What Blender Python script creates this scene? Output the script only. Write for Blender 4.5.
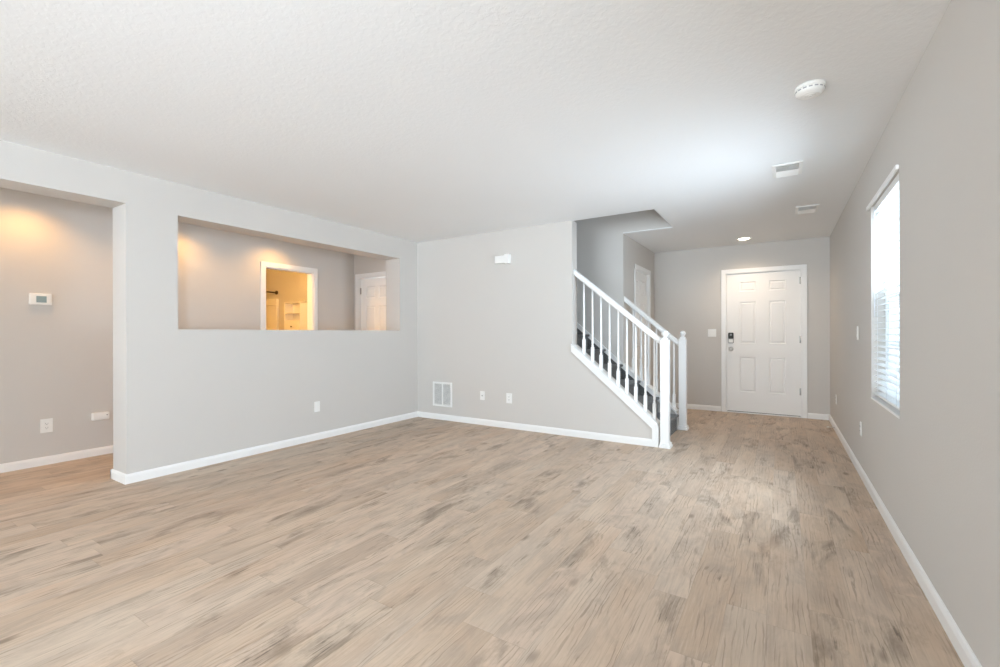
import bpy, bmesh, math, random
from mathutils import Vector, Matrix, Euler

sc = bpy.context.scene
for o in list(bpy.data.objects):
    bpy.data.objects.remove(o, do_unlink=True)
COL = sc.collection
PI = math.pi
random.seed(4)

def lin(c):
    return tuple((v / 255 / 12.92) if v / 255 <= 0.04045 else ((v / 255 + 0.055) / 1.055) ** 2.4 for v in c)

# ------------------------------------------------------------------ camera
F, TH, HY, ROLL, EYE = 449.64, 0.557971, 333.14, -0.0025, 1.19
cam_d = bpy.data.cameras.new('camera')
cam = bpy.data.objects.new('camera', cam_d)
COL.objects.link(cam)
cam.location = (0, 0, EYE)
rot = Matrix.Rotation(TH, 4, 'Z') @ Matrix.Rotation(PI / 2, 4, 'X') @ Matrix.Rotation(ROLL, 4, 'Z')
cam.rotation_euler = rot.to_euler()
cam_d.sensor_width = 36.0
cam_d.lens = F / 1000 * 36.0
cam_d.shift_y = -(333.5 - HY) / 1000
cam_d.clip_start = 0.02
sc.camera = cam

# ------------------------------------------------------------------ sky
world = bpy.data.worlds.new('overcast_sky')
sc.world = world
world.use_nodes = True
bg = world.node_tree.nodes['Background']
wn_ = world.node_tree
_g = wn_.nodes.new('ShaderNodeTexCoord')
_s = wn_.nodes.new('ShaderNodeSeparateXYZ')
wn_.links.new(_g.outputs['Generated'], _s.inputs[0])
_rx = wn_.nodes.new('ShaderNodeValToRGB')          # the sky is bluer towards +x, whiter behind the viewer
_rx.color_ramp.elements[0].position, _rx.color_ramp.elements[0].color = 0.35, (0.80, 0.91, 1.0, 1)
_rx.color_ramp.elements[1].position, _rx.color_ramp.elements[1].color = 0.80, (0.70, 0.85, 1.0, 1)
_mx = wn_.nodes.new('ShaderNodeMath'); _mx.operation = 'MULTIPLY_ADD'
wn_.links.new(_s.outputs[0], _mx.inputs[0]); _mx.inputs[1].default_value = 0.5; _mx.inputs[2].default_value = 0.5
wn_.links.new(_mx.outputs[0], _rx.inputs[0])
wn_.links.new(_rx.outputs[0], bg.inputs[0])
_rz = wn_.nodes.new('ShaderNodeMapRange')          # glow added below the horizon to lift the ceiling
wn_.links.new(_s.outputs[2], _rz.inputs[0])
SKY, LOW_GLOW = 7.6, 13.6
for _i, _v in ((1, -0.05), (2, 0.05), (3, LOW_GLOW), (4, SKY)):
    _rz.inputs[_i].default_value = _v
_rb = wn_.nodes.new('ShaderNodeMapRange')          # slightly stronger towards +x, set for the blind slats
wn_.links.new(_s.outputs[0], _rb.inputs[0])
for _i, _v in ((1, 0.2), (2, 0.7), (3, 1.0), (4, 1.1)):
    _rb.inputs[_i].default_value = _v
_mb = wn_.nodes.new('ShaderNodeMath'); _mb.operation = 'MULTIPLY'
wn_.links.new(_rz.outputs[0], _mb.inputs[0]); wn_.links.new(_rb.outputs[0], _mb.inputs[1])
_ry = wn_.nodes.new('ShaderNodeMapRange')          # dimming added towards +y so gaps in the blind don't glare
wn_.links.new(_s.outputs[1], _ry.inputs[0])
for _i, _v in ((1, 0.80), (2, 0.94), (3, 1.0), (4, 0.10)):
    _ry.inputs[_i].default_value = _v
_my = wn_.nodes.new('ShaderNodeMath'); _my.operation = 'MULTIPLY'
wn_.links.new(_mb.outputs[0], _my.inputs[0]); wn_.links.new(_ry.outputs[0], _my.inputs[1])
_rk = wn_.nodes.new('ShaderNodeMapRange')          # the sky is brightest towards the back of the house
wn_.links.new(_s.outputs[1], _rk.inputs[0])
for _i, _v in ((1, -0.5), (2, 0.4), (3, 1.7), (4, 0.6)):
    _rk.inputs[_i].default_value = _v
_mk = wn_.nodes.new('ShaderNodeMath'); _mk.operation = 'MULTIPLY'
wn_.links.new(_my.outputs[0], _mk.inputs[0]); wn_.links.new(_rk.outputs[0], _mk.inputs[1])
wn_.links.new(_mk.outputs[0], bg.inputs[1])

sc.view_settings.view_transform = 'Standard'
sc.view_settings.look = 'None'
sc.view_settings.gamma = 1.0
sc.view_settings.use_curve_mapping = False
sc.view_settings.exposure = 0.06
sc.cycles.max_bounces = 14
sc.cycles.diffuse_bounces = 8
sc.cycles.transparent_max_bounces = 16

def area(name, loc, rot, sx, sy, power, color, portal=False, spread=None):
    d = bpy.data.lights.new(name, 'AREA')
    d.shape = 'RECTANGLE'
    d.size, d.size_y = sx, sy
    d.energy = power
    d.color = color
    if portal:
        d.cycles.is_portal = True
    if spread:
        d.spread = spread
    o = bpy.data.objects.new(name, d)
    o.location, o.rotation_euler = loc, rot
    COL.objects.link(o)
    return o

def spot(name, loc, power, color, angle=100, blend=0.6, rad=0.06, aim=None):
    d = bpy.data.lights.new(name, 'SPOT')
    d.energy, d.color = power, color
    d.spot_size, d.spot_blend = math.radians(angle), blend
    d.shadow_soft_size = rad
    o = bpy.data.objects.new(name, d)
    o.location = loc
    if aim is not None:
        o.rotation_euler = (Vector(aim) - Vector(loc)).to_track_quat('-Z', 'Y').to_euler()
    COL.objects.link(o)
    return o

def point(name, loc, power, color, rad=0.1):
    d = bpy.data.lights.new(name, 'POINT')
    d.energy, d.color = power, color
    d.shadow_soft_size = rad
    o = bpy.data.objects.new(name, d)
    o.location = loc
    COL.objects.link(o)
    return o

# main dims
XL, XLB, XH = -4.41, -4.68, -5.69          # left wall faces, hall wall
XR, YF, YFB, YD, H = 0.567, 4.834, 4.979, 7.534, 2.487
YB = -8.0                                   # back of the room, behind the camera
YS0, YS1 = 5.83, 5.95                       # far stairwell wall
XE = -2.036                                 # end of the vent wall
XC = -1.74                                  # closet side wall

# daylight: unseen openings added behind and left of the camera, fills, the right-hand window
area('back_opening_portal', (-1.9, YB - 0.10, 1.11), (PI / 2, 0, 0), 4.5, 2.12, 1, (1, 1, 1), portal=True)  # guides sky light through the unseen opening added behind the camera
area('right_rear_fill', (XR + 0.10, -0.6, 1.3), (0, PI / 2, 0), 0.9, 0.36, 105, (0.74, 0.87, 1.0))  # unseen fill added to brighten ceiling and left wall; no window known
area('left_opening_portal', (-9.15, -3.5, 1.15), (0, -PI / 2, 0), 2.0, 1.6, 1, (1, 1, 1), portal=True)  # guides sky light through an unseen opening added for the right wall
area('added_window_light', (XR - 0.035, 3.80, 1.16), (0, PI / 2, 0), 0.88, 0.88, 33, (0.74, 0.87, 1.0), spread=math.radians(152))  # area light added before the blinds, standing in for daylight through them
area('window_portal', (0.74, 3.80, 1.41), (0, PI / 2, 0), 1.5, 1.0, 1, (1, 1, 1), portal=True)
WARM = (1.0, 0.53, 0.16)
for y in (1.13, 2.33, 3.42):
    spot('hall_downlight', (XH + 0.30, y, H - 0.03), 22.0, WARM, 140, 0.8, 0.05)
spot('entry_downlight', (-0.426, 7.03, H - 0.035), 38, (1.0, 0.77, 0.56), 150, 1.0, 0.06)
point('bathroom_lamp', (-6.3, 2.7, 2.2), 62, (1.0, 0.53, 0.12), 0.15)
point('bathroom_fill_lamp', (-6.0, 4.42, 2.25), 11, (1.0, 0.60, 0.20), 0.08)  # extra lamp, added to light the side of the cabinet
area('upstairs_fill', (-5.3, 5.4, 4.0), (0, -PI / 2, 0), 0.8, 1.0, 14, (0.74, 0.87, 1.0))  # unseen fill, added to brighten the stairwell; no window known

# ------------------------------------------------------------------ node helpers
def newmat(name):
    m = bpy.data.materials.new(name)
    m.use_nodes = True
    nt = m.node_tree
    nt.nodes.clear()
    out = nt.nodes.new('ShaderNodeOutputMaterial')
    p = nt.nodes.new('ShaderNodeBsdfPrincipled')
    nt.links.new(p.outputs[0], out.inputs[0])
    return m, nt, p, out

def node(nt, typ, ins=None, **props):
    n = nt.nodes.new(typ)
    for k, v in props.items():
        setattr(n, k, v)
    for k, v in (ins or {}).items():
        if isinstance(v, bpy.types.NodeSocket):
            nt.links.new(v, n.inputs[k])
        else:
            n.inputs[k].default_value = v
    return n

def mth(nt, op, a, b=0.0, c=None):
    ins = {0: a, 1: b}
    if c is not None:
        ins[2] = c
    return node(nt, 'ShaderNodeMath', ins, operation=op).outputs[0]

def mixc(nt, fac, a, b, blend='MIX'):
    n = nt.nodes.new('ShaderNodeMix')
    n.data_type = 'RGBA'
    n.blend_type = blend
    for idx, v in ((0, fac), (6, a), (7, b)):
        if isinstance(v, bpy.types.NodeSocket):
            nt.links.new(v, n.inputs[idx])
        else:
            n.inputs[idx].default_value = v if idx == 0 else (tuple(v) + (1,))[:4]
    return n.outputs[2]

def ramp(nt, fac, stops, interp='LINEAR'):
    n = nt.nodes.new('ShaderNodeValToRGB')
    n.color_ramp.interpolation = interp
    el = n.color_ramp.elements
    while len(el) < len(stops):
        el.new(0.5)
    for e, (p, c) in zip(el, stops):
        e.position = p
        e.color = (tuple(c) + (1,))[:4] if not isinstance(c, (int, float)) else (c, c, c, 1)
    nt.links.new(fac, n.inputs[0])
    return n.outputs[0]

def paint(name, rgb, rough=0.6, bump=0.0, scale=60, spec=0.3, vary=0.0):
    m, nt, p, out = newmat(name)
    p.inputs['Base Color'].default_value = rgb + (1,)
    p.inputs['Roughness'].default_value = rough
    p.inputs['Specular IOR Level'].default_value = spec
    tc = node(nt, 'ShaderNodeTexCoord').outputs['Object']
    if vary:
        nz = node(nt, 'ShaderNodeTexNoise', {'Vector': tc, 'Scale': 1.3, 'Detail': 3.0}).outputs[0]
        c2 = tuple(v * (1 - vary) for v in rgb)
        nt.links.new(mixc(nt, nz, rgb, c2), p.inputs['Base Color'])
    if bump:
        nz = node(nt, 'ShaderNodeTexNoise', {'Vector': tc, 'Scale': scale, 'Detail': 4.0, 'Roughness': 0.55}).outputs[0]
        b = node(nt, 'ShaderNodeBump', {'Height': nz, 'Strength': bump, 'Distance': 0.01})
        nt.links.new(b.outputs[0], p.inputs['Normal'])
    return m

def metal(name, rgb, rough=0.35):
    m, nt, p, out = newmat(name)
    p.inputs['Base Color'].default_value = rgb + (1,)
    p.inputs['Metallic'].default_value = 1.0
    tc = node(nt, 'ShaderNodeTexCoord').outputs['Object']
    nz = node(nt, 'ShaderNodeTexNoise', {'Vector': tc, 'Scale': 90.0}).outputs[0]
    nt.links.new(mth(nt, 'MULTIPLY_ADD', nz, 0.15, rough - 0.07), p.inputs['Roughness'])
    return m

def emissive(name, rgb, strength):
    m, nt, p, out = newmat(name)
    p.inputs['Base Color'].default_value = rgb + (1,)
    p.inputs['Emission Color'].default_value = rgb + (1,)
    p.inputs['Emission Strength'].default_value = strength
    return m

def ceiling_mat():
    m, nt, p, out = newmat('ceiling_knockdown_paint')
    p.inputs['Roughness'].default_value = 0.8
    p.inputs['Specular IOR Level'].default_value = 0.15
    tc = node(nt, 'ShaderNodeTexCoord').outputs['Object']
    n1 = node(nt, 'ShaderNodeTexNoise', {'Vector': tc, 'Scale': 38.0, 'Detail': 3.0, 'Roughness': 0.5, 'Distortion': 0.6}).outputs[0]
    k = ramp(nt, n1, [(0.44, 0.0), (0.58, 1.0)])
    b = node(nt, 'ShaderNodeBump', {'Height': k, 'Strength': 0.11, 'Distance': 0.005})
    nt.links.new(b.outputs[0], p.inputs['Normal'])
    n2 = node(nt, 'ShaderNodeTexNoise', {'Vector': tc, 'Scale': 0.9, 'Detail': 2.0}).outputs[0]
    nt.links.new(mixc(nt, n2, (0.83, 0.84, 0.84), (0.855, 0.865, 0.87)), p.inputs['Base Color'])
    return m

def floor_mat():
    m, nt, p, out = newmat('weathered_oak_planks')
    tc = node(nt, 'ShaderNodeTexCoord').outputs['Object']
    sep = node(nt, 'ShaderNodeSeparateXYZ', {0: tc})
    x, y = sep.outputs[0], sep.outputs[1]
    W, LN = 0.152, 1.22
    xs = mth(nt, 'DIVIDE', mth(nt, 'ADD', x, 0.052), W)
    row = mth(nt, 'FLOOR', xs)
    fx = mth(nt, 'SUBTRACT', xs, row)
    ro = node(nt, 'ShaderNodeTexWhiteNoise', {'W': row}, noise_dimensions='1D').outputs[0]
    ys = mth(nt, 'ADD', mth(nt, 'DIVIDE', y, LN), mth(nt, 'MULTIPLY', ro, 7.3))
    idx = mth(nt, 'FLOOR', ys)
    fy = mth(nt, 'SUBTRACT', ys, idx)
    pid = node(nt, 'ShaderNodeCombineXYZ', {0: row, 1: idx, 2: 0.0}).outputs[0]
    wn = node(nt, 'ShaderNodeTexWhiteNoise', {'Vector': pid}, noise_dimensions='3D')
    rnd, rcol = wn.outputs[0], wn.outputs[1]
    off = node(nt, 'ShaderNodeVectorMath', {0: rcol, 1: (37.0, 53.0, 19.0)}, operation='MULTIPLY').outputs[0]
    pos = node(nt, 'ShaderNodeVectorMath', {0: tc, 1: off}, operation='ADD').outputs[0]
    def stretch(sx, sy, src=pos):
        return node(nt, 'ShaderNodeVectorMath', {0: src, 1: (sx, sy, 1.0)}, operation='MULTIPLY').outputs[0]
    # plank tone
    base = ramp(nt, rnd, [(0.0, lin((194, 173, 154))), (0.3, lin((202, 183, 165))), (0.6, lin((208, 189, 173))),
                          (0.82, lin((200, 185, 170))), (1.0, lin((189, 170, 154)))])
    # long soft bands and grey weathering
    warp = node(nt, 'ShaderNodeTexNoise', {'Vector': stretch(5, 0.9), 'Scale': 1.0, 'Detail': 2.0}).outputs[0]
    g1 = node(nt, 'ShaderNodeTexNoise', {'Vector': stretch(8, 3.2), 'Scale': 1.0, 'Detail': 6.0, 'Roughness': 0.65, 'Distortion': 1.0}).outputs[0]
    c = mixc(nt, ramp(nt, g1, [(0.44, 0.0), (0.62, 0.60)]), base, lin((172, 158, 146)))
    c = mixc(nt, ramp(nt, warp, [(0.48, 0.0), (0.74, 0.55)]), c, lin((224, 208, 191)))
    # some dark smoky patches on planks
    g2 = node(nt, 'ShaderNodeTexNoise', {'Vector': stretch(5.5, 1.6), 'Scale': 1.0, 'Detail': 9.0, 'Roughness': 0.66, 'Distortion': 0.5}).outputs[0]
    c = mixc(nt, ramp(nt, g2, [(0.54, 0.0), (0.68, 0.74)]), c, lin((128, 114, 101)))
    # warm patches
    g3 = node(nt, 'ShaderNodeTexNoise', {'Vector': stretch(4, 1.3), 'Scale': 1.0, 'Detail': 2.0}).outputs[1]
    s3 = node(nt, 'ShaderNodeSeparateColor', {0: g3}).outputs[1]
    c = mixc(nt, ramp(nt, s3, [(0.52, 0.0), (0.74, 0.34)]), c, lin((200, 168, 140)))
    # cathedral grain lines
    wv = node(nt, 'ShaderNodeTexWave', {'Vector': stretch(1, 0.13), 'Scale': 13.0, 'Distortion': 10.0, 'Detail': 3.0,
                                        'Detail Scale': 1.3, 'Detail Roughness': 0.55}, wave_type='BANDS', bands_direction='X').outputs[1]
    lines = ramp(nt, wv, [(0.0, 1.0), (0.13, 0.0)])
    patch = ramp(nt, node(nt, 'ShaderNodeTexNoise', {'Vector': stretch(6, 1.8), 'Scale': 1.7, 'Detail': 2.0}).outputs[0], [(0.48, 0.0), (0.60, 1.0)])
    lf = mth(nt, 'MULTIPLY', mth(nt, 'MULTIPLY', lines, patch), 0.50)
    c = mixc(nt, lf, c, lin((123, 107, 92)))
    # fine streaks
    st = node(nt, 'ShaderNodeTexNoise', {'Vector': stretch(120, 5.0), 'Scale': 1.0, 'Detail': 3.0, 'Roughness': 0.6}).outputs[0]
    c = mixc(nt, ramp(nt, st, [(0.34, 0.24), (0.50, 0.0)]), c, lin((152, 134, 119)))
    c = mixc(nt, ramp(nt, st, [(0.55, 0.0), (0.72, 0.22)]), c, lin((233, 218, 202)))
    # dark cracks, only where the wood is weathered
    ck = node(nt, 'ShaderNodeTexNoise', {'Vector': stretch(85, 5.0), 'Scale': 1.0, 'Detail': 3.0, 'Distortion': 0.8}).outputs[0]
    ckm = mth(nt, 'MULTIPLY', ramp(nt, ck, [(0.60, 0.0), (0.68, 0.65)]), ramp(nt, g2, [(0.50, 0.0), (0.60, 1.0)]))
    c = mixc(nt, ckm, c, lin((92, 79, 68)))
    # knots
    vo = node(nt, 'ShaderNodeTexVoronoi', {'Vector': stretch(5.2, 2.4), 'Scale': 1.0, 'Randomness': 1.0}, feature='F1')
    kd = mth(nt, 'MULTIPLY_ADD', g2, 0.16, vo.outputs['Distance'])
    ks = node(nt, 'ShaderNodeSeparateColor', {0: vo.outputs['Color']}).outputs[0]
    kn = mth(nt, 'MULTIPLY', ramp(nt, kd, [(0.11, 1.0), (0.21, 0.0)]), mth(nt, 'GREATER_THAN', ks, 0.45))
    c = mixc(nt, mth(nt, 'MULTIPLY', kn, 0.65), c, lin((108, 92, 79)))
    # joints
    ex = mth(nt, 'MULTIPLY', mth(nt, 'MINIMUM', fx, mth(nt, 'SUBTRACT', 1.0, fx)), W)
    ey = mth(nt, 'MULTIPLY', mth(nt, 'MINIMUM', fy, mth(nt, 'SUBTRACT', 1.0, fy)), LN)
    ed = mth(nt, 'MINIMUM', ex, ey)
    jm = ramp(nt, mth(nt, 'MULTIPLY', ed, 100.0), [(0.06, 1.0), (0.20, 0.0)])
    c = mixc(nt, mth(nt, 'MULTIPLY', jm, 0.2), c, lin((116, 99, 84)))
    c = mixc(nt, 1.0, c, (0.97, 0.94, 0.89), 'MULTIPLY')
    nt.links.new(c, p.inputs['Base Color'])
    nt.links.new(mth(nt, 'MULTIPLY_ADD', st, 0.2, 0.42), p.inputs['Roughness'])
    p.inputs['Specular IOR Level'].default_value = 0.3
    hgt = mth(nt, 'SUBTRACT', mth(nt, 'MULTIPLY', st, 0.3), jm)
    b = node(nt, 'ShaderNodeBump', {'Height': hgt, 'Strength': 0.12, 'Distance': 0.003})
    nt.links.new(b.outputs[0], p.inputs['Normal'])
    return m

def carpet_mat():
    m, nt, p, out = newmat('charcoal_carpet')
    tc = node(nt, 'ShaderNodeTexCoord').outputs['Object']
    n1 = node(nt, 'ShaderNodeTexNoise', {'Vector': tc, 'Scale': 160.0, 'Detail': 3.0}).outputs[0]
    c = ramp(nt, n1, [(0.3, lin((70, 70, 70))), (0.55, lin((104, 104, 103))), (0.75, lin((148, 147, 145)))])
    nt.links.new(c, p.inputs['Base Color'])
    p.inputs['Roughness'].default_value = 1.0
    p.inputs['Specular IOR Level'].default_value = 0.05
    p.inputs['Sheen Weight'].default_value = 0.25
    b = node(nt, 'ShaderNodeBump', {'Height': n1, 'Strength': 0.6, 'Distance': 0.008})
    nt.links.new(b.outputs[0], p.inputs['Normal'])
    return m

def glass_mat():
    m, nt, p, out = newmat('window_glass')
    nt.nodes.remove(p)
    tr = node(nt, 'ShaderNodeBsdfTransparent', {0: (0.95, 0.975, 0.985, 1)})
    gl = node(nt, 'ShaderNodeBsdfGlossy', {0: (1, 1, 1, 1), 'Roughness': 0.02})
    fr = node(nt, 'ShaderNodeFresnel', {0: 1.3})
    mx = node(nt, 'ShaderNodeMixShader', {0: mth(nt, 'MULTIPLY', fr.outputs[0], 0.6), 1: tr.outputs[0], 2: gl.outputs[0]})
    nt.links.new(mx.outputs[0], out.inputs[0])
    return m

def screen_mat():
    m, nt, p, out = newmat('insect_screen')
    tr = node(nt, 'ShaderNodeBsdfTransparent', {0: (1, 1, 1, 1)})
    p.inputs['Base Color'].default_value = lin((118, 128, 140)) + (1,)
    p.inputs['Roughness'].default_value = 0.7
    tc = node(nt, 'ShaderNodeTexCoord').outputs['Object']
    nz = node(nt, 'ShaderNodeTexNoise', {'Vector': tc, 'Scale': 500.0}).outputs[0]
    mx = node(nt, 'ShaderNodeMixShader', {0: mth(nt, 'MULTIPLY_ADD', nz, 0.1, 0.42), 1: tr.outputs[0], 2: p.outputs[0]})
    nt.links.new(mx.outputs[0], out.inputs[0])
    return m

def grille_mat():
    m, nt, p, out = newmat('grey_filter_behind_grille')
    tc = node(nt, 'ShaderNodeTexCoord').outputs['Object']
    nz = node(nt, 'ShaderNodeTexNoise', {'Vector': tc, 'Scale': 30.0, 'Detail': 3.0}).outputs[0]
    nt.links.new(ramp(nt, nz, [(0.3, lin((120, 120, 118))), (0.7, lin((165, 165, 162)))]), p.inputs['Base Color'])
    p.inputs['Roughness'].default_value = 0.8
    return m

WALL = paint('greige_wall_paint', (0.625, 0.597, 0.562), 0.65, 0.10, 95, 0.25, 0.03)
CEIL = ceiling_mat()
TRIM = paint('white_trim_paint', (0.86, 0.855, 0.84), 0.35, 0.02, 30, 0.4)
DOORM = paint('white_door_paint', (0.89, 0.885, 0.87), 0.5, 0.03, 40, 0.2)
PLAST = paint('white_plastic', (0.86, 0.855, 0.83), 0.35, 0.0, 40, 0.5, 0.01)
SLOT = paint('dark_slot', (0.06, 0.06, 0.06), 0.6, 0.0, 40, 0.3, 0.1)
GREYP = paint('grey_plastic', (0.33, 0.33, 0.34), 0.45, 0.0, 40, 0.4, 0.05)
BLACKP = paint('black_plastic', (0.04, 0.04, 0.038), 0.5, 0.0, 40, 0.2, 0.1)
LCD = paint('lcd_screen', lin((150, 170, 172)), 0.2, 0.0, 40, 0.5, 0.15)
CHROME = metal('satin_nickel', (0.72, 0.71, 0.69), 0.3)
HINGE = metal('hinge_metal', (0.42, 0.41, 0.39), 0.4)
BRONZE = metal('dark_bronze', (0.10, 0.07, 0.05), 0.4)
VINYL = paint('white_vinyl', (0.85, 0.87, 0.88), 0.4, 0.0, 40, 0.4, 0.01)
SLATM = paint('white_blind_slat', (0.88, 0.88, 0.87), 0.4, 0.0, 40, 0.4, 0.01)
CORD = paint('blind_cord', (0.75, 0.76, 0.77), 0.8, 0.0, 40, 0.2, 0.02)
FLOORM = floor_mat()
CARPET = carpet_mat()
GLASS = glass_mat()
SCREEN = screen_mat()
FILTER = grille_mat()
LENS = emissive('lamp_lens', (1.0, 0.86, 0.66), 9.0)
CONC = paint('pale_concrete', (0.62, 0.63, 0.63), 0.9, 0.1, 20, 0.2, 0.15)
FIBER = paint('white_bath_acrylic', (0.82, 0.80, 0.76), 0.25, 0.0, 40, 0.5, 0.01)
LAMIN = paint('white_laminate', (0.85, 0.83, 0.80), 0.4, 0.0, 40, 0.4, 0.01)
SEAL = paint('door_sweep', (0.10, 0.09, 0.08), 0.7, 0.0, 40, 0.2, 0.1)

# ------------------------------------------------------------------ mesh builder
class MB:
    def __init__(s, off=(0, 0, 0)):
        s.bm = bmesh.new()
        s.off = Vector(off)
    def box(s, x0, x1, y0, y1, z0, z1, bev=0.0):
        t = bmesh.new()
        bmesh.ops.create_cube(t, size=1.0)
        for v in t.verts:
            v.co = Vector((x0 + (v.co.x + .5) * (x1 - x0), y0 + (v.co.y + .5) * (y1 - y0), z0 + (v.co.z + .5) * (z1 - z0)))
        if bev:
            bmesh.ops.bevel(t, geom=t.edges[:], offset=bev, segments=2, affect='EDGES', profile=0.5)
        return s._add(t)
    def _add(s, t, mat=None):
        if mat is not None:
            t.transform(mat)
        vm = {}
        for v in t.verts:
            vm[v] = s.bm.verts.new(v.co)
        for f in t.faces:
            try:
                nf = s.bm.faces.new([vm[v] for v in f.verts])
                nf.smooth = f.smooth
            except ValueError:
                pass
        t.free()
        return s
    def prism(s, pts, axis, a0, a1, bev=0.0):
        """polygon in the plane normal to axis, extruded a0..a1; pts are (u,v) in the remaining axes in xyz order"""
        t = bmesh.new()
        def mk(u, v, a):
            return {0: (a, u, v), 1: (u, a, v), 2: (u, v, a)}[axis]
        A = [t.verts.new(mk(u, v, a0)) for u, v in pts]
        B = [t.verts.new(mk(u, v, a1)) for u, v in pts]
        t.faces.new(A)
        t.faces.new(B[::-1])
        n = len(pts)
        for i in range(n):
            t.faces.new((A[i], B[i], B[(i + 1) % n], A[(i + 1) % n]))
        bmesh.ops.recalc_face_normals(t, faces=t.faces[:])
        if bev:
            bmesh.ops.bevel(t, geom=t.edges[:], offset=bev, segments=2, affect='EDGES', profile=0.5)
        return s._add(t)
    def sweep_slope(s, prof, x0, x1, zfun):
        """profile (y, dz) swept along x with the height following zfun(x)"""
        t = bmesh.new()
        A = [t.verts.new((x0, y, zfun(x0) + dz)) for y, dz in prof]
        B = [t.verts.new((x1, y, zfun(x1) + dz)) for y, dz in prof]
        t.faces.new(A)
        t.faces.new(B[::-1])
        n = len(prof)
        for i in range(n):
            t.faces.new((A[i], B[i], B[(i + 1) % n], A[(i + 1) % n]))
        bmesh.ops.recalc_face_normals(t, faces=t.faces[:])
        return s._add(t)
    def lathe(s, prof, segs=24, mat=None, smooth=True):
        """prof: (r, z) revolved about z"""
        t = bmesh.new()
        rings = []
        for r, z in prof:
            if r < 1e-6:
                rings.append([t.verts.new((0, 0, z))])
            else:
                rings.append([t.verts.new((r * math.cos(2 * PI * k / segs), r * math.sin(2 * PI * k / segs), z)) for k in range(segs)])
        for a, b in zip(rings, rings[1:]):
            for k in range(segs):
                k2 = (k + 1) % segs
                if len(a) == 1 and len(b) > 1:
                    f = t.faces.new((a[0], b[k2], b[k]))
                elif len(b) == 1 and len(a) > 1:
                    f = t.faces.new((a[k], a[k2], b[0]))
                elif len(a) > 1:
                    f = t.faces.new((a[k], a[k2], b[k2], b[k]))
                else:
                    continue
                f.smooth = smooth
        for ring, flip in ((rings[0], True), (rings[-1], False)):
            if len(ring) > 1:
                t.faces.new(ring[::-1] if flip else ring)
        bmesh.ops.recalc_face_normals(t, faces=t.faces[:])
        return s._add(t, mat)
    def tube(s, p0, p1, r, segs=10):
        p0, p1 = Vector(p0), Vector(p1)
        d = p1 - p0
        q = d.to_track_quat('Z', 'Y').to_matrix().to_4x4()
        return s.lathe([(r, 0), (r, d.length)], segs, Matrix.Translation(p0) @ q)
    def torus(s, c, R, r, mat=None, n=24, k=8):
        t = bmesh.new()
        rings = []
        for i in range(n):
            a = 2 * PI * i / n
            rings.append([t.verts.new(((R + r * math.cos(2 * PI * j / k)) * math.cos(a), (R + r * math.cos(2 * PI * j / k)) * math.sin(a), r * math.sin(2 * PI * j / k))) for j in range(k)])
        for i in range(n):
            for j in range(k):
                f = t.faces.new((rings[i][j], rings[(i + 1) % n][j], rings[(i + 1) % n][(j + 1) % k], rings[i][(j + 1) % k]))
                f.smooth = True
        bmesh.ops.recalc_face_normals(t, faces=t.faces[:])
        return s._add(t, Matrix.Translation(Vector(c)) @ (mat or Matrix.Identity(4)))
    def build(s, name, mat, parent=None, loc=None, **props):
        s.bm.transform(Matrix.Translation(-s.off))
        me = bpy.data.meshes.new(name)
        s.bm.to_mesh(me)
        s.bm.free()
        me.materials.append(mat)
        o = bpy.data.objects.new(name, me)
        COL.objects.link(o)
        if parent is not None:
            o.parent = parent
        if loc is not None:
            o.location = loc
        elif parent is None:
            o.location = s.off
        for k, v in props.items():
            o[k] = v
        return o

def thing(name, label, cat, loc=(0, 0, 0), rz=0.0, group=None, kind=None):
    o = bpy.data.objects.new(name, None)
    o.empty_display_size = 0.1
    o.location = loc
    o.rotation_euler = (0, 0, rz)
    COL.objects.link(o)
    o['label'], o['category'] = label, cat
    if group:
        o['group'] = group
    if kind:
        o['kind'] = kind
    return o

def struct(name, mb, mat, label, cat):
    return mb.build(name, mat, None, kind='structure', label=label, category=cat)

def hole_wall(axis, a0, a1, u0, u1, z0, z1, holes, mb=None):
    """wall slab normal to axis (0 or 1) with rectangular holes (u0,u1,z0,z1)"""
    mb = mb or MB()
    us = sorted({u0, u1} | {h[0] for h in holes} | {h[1] for h in holes})
    for ua, ub in zip(us, us[1:]):
        cut = sorted([(h[2], h[3]) for h in holes if h[0] <= ua + 1e-6 and h[1] >= ub - 1e-6])
        z = z0
        for c0, c1 in cut + [(z1, z1)]:
            if c0 > z + 1e-6:
                if axis == 0:
                    mb.box(a0, a1, ua, ub, z, c0)
                else:
                    mb.box(ua, ub, a0, a1, z, c0)
            z = max(z, c1)
    return mb

# ================================================================== SHELL
mb = MB()
mb.box(-9.2, 0.72, YB - 0.2, 7.72, -0.12, 0.0)
struct('floor', mb, FLOORM, 'weathered greige wood plank floor running through the whole room', 'floor')

mb = MB()
CT = H + 0.30
mb.box(-9.2, 0.72, YB - 0.2, YF + 0.03, H, CT)                 # living room, hall, bath
mb.box(-1.125, 0.72, YF + 0.03, 7.72, H, CT)                   # right of the stair opening
mb.box(XC - 0.12, -1.125, YS1, 7.72, H, CT)                    # over the entry
mb.box(XC, -1.125, YS0, YS1, H, H + 0.012)
mb.box(-9.2, -5.4, YF + 0.03, YS1, H, CT)
struct('ceiling', mb, CEIL, 'white textured ceiling with a stairwell opening cut into it', 'ceiling')

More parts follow.
